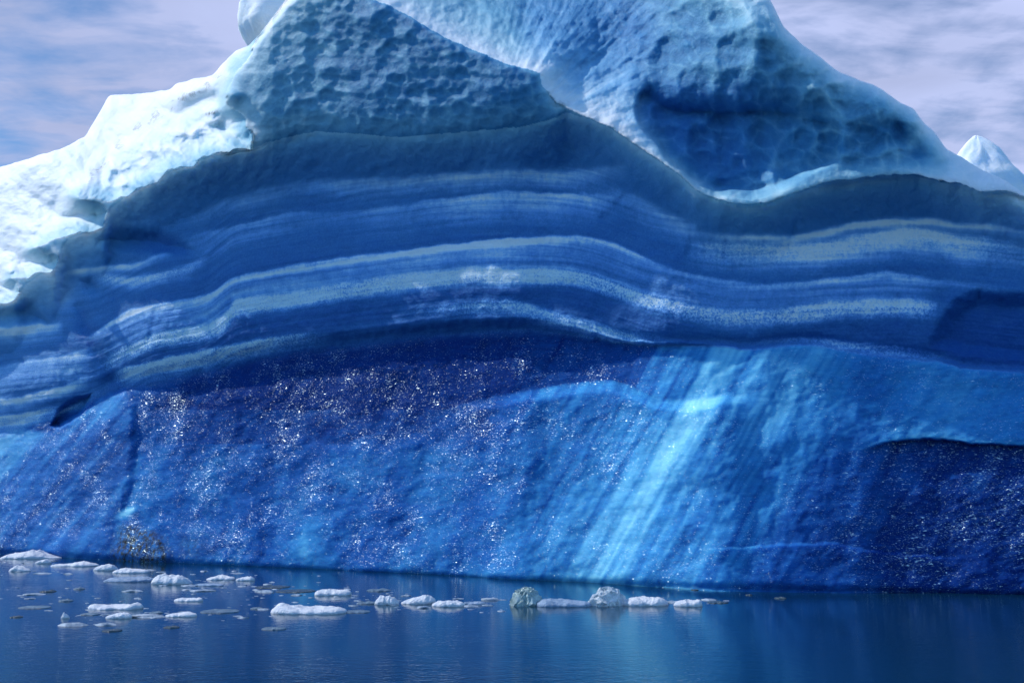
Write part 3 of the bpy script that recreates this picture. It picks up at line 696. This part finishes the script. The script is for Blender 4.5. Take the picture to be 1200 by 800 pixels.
# ------------------------------------------------------------------ drifting ice
def floe(name, label, u, v, wpx, hpx, prof, mat, seed, depth=0.6, group=None, lumpy=0.25, power=2.2, cat='ice floe', smooth=True, nx=56, ny=34):
    """a floating piece: outline heights `prof` along its length, rounded off front and back, closed underneath"""
    x0, y0 = on_water(u, v)
    L = wpx / FPX * y0; H = 0.68 * hpx / FPX * y0
    a = np.linspace(-1, 1, nx); b = np.linspace(-1, 1, ny)
    A, B = np.meshgrid(a, b)
    r = random.Random(seed)
    pr = np.array(prof, float); xs = np.linspace(-1, 1, len(pr))
    side = 1 + 0.22 * fbm(a * 1.7, a * 0 + seed, 3, seed % 40)
    hp = np.interp(a + 0.0, xs, pr)
    edge = np.clip(1 - np.abs(A) ** 5, 0, 1) ** 0.5
    across = np.clip(1 - np.abs(B) ** power, 0, 1)
    n = fbm(A * 2.6 * max(1, L / 1.5) + seed, B * 2.2, 4, seed % 31)
    fa, fb_ = worley(A * 2.2 * max(1, L / 1.2) + seed * 1.3, B * 1.8 + seed, seed % 13)
    n = n + 0.55 * (0.45 - fa) + 0.25 * np.abs(fbm(A * 6 + seed, B * 5, 3, seed % 23))
    z = H * hp[None, :] * across ** 0.55 * (0.08 + 0.92 * edge) * (1 + lumpy * 1.6 * n) + 0.015
    halfd = L * 0.5 * depth * side[None, :] * np.sqrt(np.clip(1 - np.abs(A) ** 2.4, 0.01, 1))
    x = A * L * 0.5 * (1 + 0.04 * fbm(B * 2 + 3, A * 0.5, 2, seed % 17)); y = B * halfd + 0.10 * L * fbm(A * 1.4 + seed, A * 0, 2, 5)
    rim = (np.abs(A) > 0.999) | (np.abs(B) > 0.999)
    z = np.where(rim, -0.03, z)
    zb = -np.minimum(0.5, 0.9 * H + 0.05) * across * edge - 0.03
    top = np.stack([x, y, z], -1).reshape(-1, 3); bot = np.stack([x * 0.96, y * 0.96, zb], -1).reshape(-1, 3)
    ft = grid_faces(ny, nx)[:, ::-1]; fb = grid_faces(ny, nx) + nx * ny
    idx = np.arange(nx * ny).reshape(ny, nx)
    ring = np.concatenate([idx[0, :-1], idx[:-1, -1], idx[-1, :0:-1], idx[:0:-1, 0]])
    nxt = np.roll(ring, -1)
    fs = np.stack([ring, ring + nx * ny, nxt + nx * ny, nxt], -1)
    o = link_mesh(name, np.vstack([top, bot]), np.vstack([ft, fb, fs]), mat, None, smooth)
    o.location = (x0, y0 + 0.35 * L * depth * 0.5, 0.0)
    o['label'] = label; o['category'] = cat
    if group: o['group'] = group
    return o

G1 = 'ice floes drifting in front of the iceberg'
G2 = 'dull scraps of brash ice on the water'
FL = [
 ('broad white snow mound floe at the far left edge against the berg', 33, 654, 68, 12, [.15, .55, .7, .75, 1, .95, .6, .2, .1], FLOE),
 ('small pale lump just below the white mound at far left', 22, 669, 24, 9, [.2, .7, 1, .8, .4, .2], FLOE),
 ('tiny white bump right behind the small pale lump at far left', 50, 660, 18, 6, [.3, .8, 1, .5], FLOE),
 ('long thin white floe trailing right from the mound at far left', 86, 663, 54, 7, [.3, .4, .4, .7, 1, .7, .4], FLOE),
 ('short white floe with a flat back next to the trailing thin floe', 123, 668, 28, 9, [.4, .7, .9, 1, .9, .3], FLOE),
 ('white low ridge behind the wide pale blue floe', 152, 671, 42, 7, [.4, .9, 1, .8, .7, .6], FLOE),
 ('wide flat pale blue floe awash on the left', 150, 681, 58, 8, [.3, .7, .8, .8, .9, .6], FLOE_BLUE),
 ('tall rounded white floe at the end of the left floe chain', 200, 684, 46, 14, [.6, .9, 1, .9, .85, .9, .6, .2], FLOE),
 ('white floe with a pointed crest below the dirty foot of the berg', 258, 679, 34, 7, [.2, .6, 1, .7, .5], FLOE),
 ('small white floe trailing behind the crested one under the dirty foot', 287, 680, 22, 6, [.4, .7, 1, .8], FLOE),
 ('thin flat bluish slab between the tall rounded floe and the crested floe', 244, 686, 34, 4, [.4, .7, .7, .4], FLOE_BLUE),
 ('white two-horned floe with a bump at each end on the left', 134, 713, 62, 9, [.95, .8, .45, .55, .6, .55, .6, 1, .9], FLOE),
 ('low white floe just in front of the two-horned floe', 138, 724, 30, 8, [.3, .6, .9, 1, .7], FLOE),
 ('tiny lone pointed white chip left of the two-horned floe', 76, 724, 10, 8, [.3, 1, .6, .2], FLOE),
 ('slim white floe with a raised right tip in open water', 220, 704, 33, 5, [.5, .8, .7, .8, 1], FLOE),
 ('flat white floe below the slim raised-tip floe', 211, 722, 36, 6, [.3, .6, .8, 1, .6], FLOE),
 ('low square-ended white slab in front of the blue wall', 390, 697, 42, 8, [.9, .95, 1, 1, .95, .95, .9], FLOE),
 ('largest white floe, long slab with a peaked left end', 360, 718, 88, 14, [.5, 1, .9, .7, .6, .55, .6, .6, .65, .65, .4], FLOE),
 ('round whitish mound, first of the three in a row near the middle', 453, 708, 28, 13, [.5, .9, 1, .9, .7, .4], FLOE),
 ('smooth white hump in the middle of the three-mound row', 490, 707, 40, 11, [.2, .5, .8, 1, 1, .9], FLOE),
 ('low white mound at the right of the three-mound row', 525, 710, 38, 8, [.5, .9, 1, .9, .7], FLOE),
 ('thin grey tail of ice right of the three-mound row', 556, 708, 26, 5, [.7, .6, .8, .5], FLOE_BLUE),
 ('pale half-clear low floe between the green lump and the glittering lump', 661, 710, 64, 11, [.7, .9, .9, .8, .7, .6, .6], FLOE_BLUE),
 ('smooth white loaf-shaped floe right of the glittering clear lump', 757, 709, 53, 12, [.7, .85, .95, 1, .95, .95, .7], FLOE),
 ('white floe with a small horn on its right, rightmost of all', 807, 710, 33, 11, [.5, .7, .75, .75, .8, 1.1], FLOE),
]
for k, (lab, u, v, wp, hp_, pr, mt) in enumerate(FL):
    floe('ice_floe', lab, u, v, wp, hp_, pr, mt, 100 + k * 7, 0.55, G1)
BR = [
 ('grey half-sunk slush floe behind the two flat floes at left', 256, 717, 44, 4, FLOE_DULL), ('small dull chip left of the largest floe', 300, 713, 14, 4, FLOE_DULL),
 ('dull oval sliver alone in front of the largest floe', 320, 737, 28, 4, FLOE_DULL), ('grey brash left of the three-mound row', 430, 707, 24, 6, FLOE_DULL),
 ('greenish flat brash farther back behind the three-mound row', 443, 692, 28, 5, FLOE_DULL), ('olive tinted brash bit farthest right by the wall', 915, 701, 14, 4, FLOE_DARK),
 ('dark chip close to the wall above the loaf-shaped floe', 815, 691, 10, 2, FLOE_DARK), ('dark chip near the wall right of the horned floe', 878, 697, 8, 2, FLOE_DARK),
 ('dark thin scrap trailing right of the horned floe', 842, 706, 24, 3, FLOE_DARK), ('olive scrap on open water below the tiny bump at left', 55, 693, 18, 4, FLOE_DARK),
 ('greenish scrap above the left two-horned floe', 92, 690, 12, 5, FLOE_DULL), ('dull broken scrap above the left end of the two-horned floe', 76, 704, 16, 5, FLOE_DULL),
 ('dark sliver at the far left edge of the water', 18, 723, 14, 3, FLOE_DARK), ('olive smudge of ice in front of the low white floe', 130, 739, 22, 3, FLOE_DARK),
 ('dark flat sliver in front of the flat white floe', 200, 735, 18, 3, FLOE_DARK), ('long dim flat sheet left of the lone pointed chip', 38, 712, 36, 2, FLOE_DULL),
 ('dull strip of slush trailing right of the largest floe', 418, 717, 30, 3, FLOE_DULL), ('dark strip of slush left of the square-ended slab', 345, 693, 46, 3, FLOE_DARK),
 ('dark strip of slush behind the square-ended slab', 318, 688, 40, 3, FLOE_DARK),
 ('grey crumb between the two-horned floe and the lone chip', 104, 720, 22, 3, FLOE_DULL),
 ('grey crumb right of the low white floe', 182, 718, 16, 4, FLOE_DULL),
]
for k, (lab, u, v, wp, hp_, mt) in enumerate(BR):
    floe('brash_ice', lab, u, v, wp, hp_ * 0.45, [.1, .6, .5, 1, .6, .1], mt, 400 + k * 5, 0.9, G2, 0.7, cat='brash ice', nx=36, ny=22)

def facet_lump(label, u, v, wpx, hpx, mat, seed, cat='clear ice'):
    import bmesh
    x0, y0 = on_water(u, v); L = wpx / FPX * y0; H = hpx / FPX * y0
    r = random.Random(seed); bm = bmesh.new()
    for k in range(70):
        t = r.uniform(0, 2 * math.pi); s = r.uniform(-0.35, 1.0)
        q = math.sqrt(max(0, 1 - max(s, 0) ** 2.2)) * r.uniform(0.78, 1.0)
        bm.verts.new((q * math.cos(t) * L * 0.5, q * math.sin(t) * L * 0.42, s * H * r.uniform(.86, 1.0)))
    res = bmesh.ops.convex_hull(bm, input=bm.verts)
    bmesh.ops.delete(bm, geom=[g for g in res['geom_interior'] if isinstance(g, bmesh.types.BMVert)], context='VERTS')
    bmesh.ops.triangulate(bm, faces=bm.faces)
    for it in range(2):
        bmesh.ops.subdivide_edges(bm, edges=bm.edges, cuts=1, use_grid_fill=True)
        for vx in bm.verts:
            k = 0.055 * L / (it + 1)
            vx.co += Vector((r.uniform(-k, k), r.uniform(-k, k), r.uniform(-k, k)))
    bmesh.ops.recalc_face_normals(bm, faces=bm.faces)
    me = bpy.data.meshes.new('ice_lump'); bm.to_mesh(me); bm.free(); me.materials.append(mat)
    o = bpy.data.objects.new('ice_lump', me); col.objects.link(o)
    o.location = (x0, y0 + 0.15 * L, 0); o['label'] = label; o['category'] = cat
    return o
facet_lump('glassy greenish lump of clear ice left of the pale half-clear floe', 617, 709, 40, 20, CLEAR_GREEN, 5)
facet_lump('glittering faceted lump of clear ice beside the loaf-shaped white floe', 711, 709, 46, 20, CLEAR_WHITE, 9)

# ------------------------------------------------------------------ slush between the floes
def slush():
    r = random.Random(77); vs, fs = [], []
    strips = [((0, 657), (300, 690), 8, 95), ((90, 712), (330, 712), 10, 55), ((230, 686), (460, 700), 8, 90), ((420, 706), (590, 709), 5, 50), ((0, 690), (130, 722), 12, 30), ((600, 707), (850, 706), 4, 26)]
    for (a, b, sp, n) in strips:
        for k in range(n):
            q = r.random(); u = a[0] + (b[0] - a[0]) * q + r.gauss(0, 5); v = a[1] + (b[1] - a[1]) * q + r.gauss(0, sp)
            if v < W(u) + 3: continue
            x, y = on_water(u, v); s = min(0.42, 0.055 * math.exp(r.gauss(0, 0.75))); hh = s * r.uniform(.1, .3)
            m = r.choice((6, 7, 8)); i0 = len(vs); ph = r.random() * 6
            for ring, (rad_, z) in enumerate(((1.0, -0.01), (0.85, hh * 0.6), (0.35, hh))):
                for j in range(m):
                    t_ = ph + 2 * math.pi * j / m; rr_ = s * rad_ * r.uniform(.7, 1.2)
                    vs.append((x + 1.5 * rr_ * math.cos(t_), y + rr_ * math.sin(t_), z * r.uniform(.7, 1.2)))
            for ring in range(2):
                for j in range(m):
                    p0_, p1_ = i0 + ring * m + j, i0 + ring * m + (j + 1) % m
                    fs.append((p0_, p1_, p1_ + m)); fs.append((p0_, p1_ + m, p0_ + m))
            for j in range(1, m - 1): fs.append((i0 + 2 * m, i0 + 2 * m + j, i0 + 2 * m + j + 1))
    o = link_mesh('slush', vs, fs, FLOE_SLUSH, None, True)
    o['kind'] = 'stuff'; o['label'] = 'fine pale slush and ice crumbs strewn between the floes'
FLOE_SLUSH = floe_material("slush_ice", (.12, .20, .30), (.45, .54, .64))
slush()

# ------------------------------------------------------------------ render settings
vs_ = scene.view_settings
vs_.view_transform = 'Standard'; vs_.look = 'None'; vs_.exposure = 0.4; vs_.gamma = 1.0; vs_.use_curve_mapping = False
scene.render.engine = 'CYCLES'
scene.cycles.max_bounces = 8
scene.cycles.use_denoising = True
try: scene.cycles.denoiser = 'OPENIMAGEDENOISE'
except Exception: pass
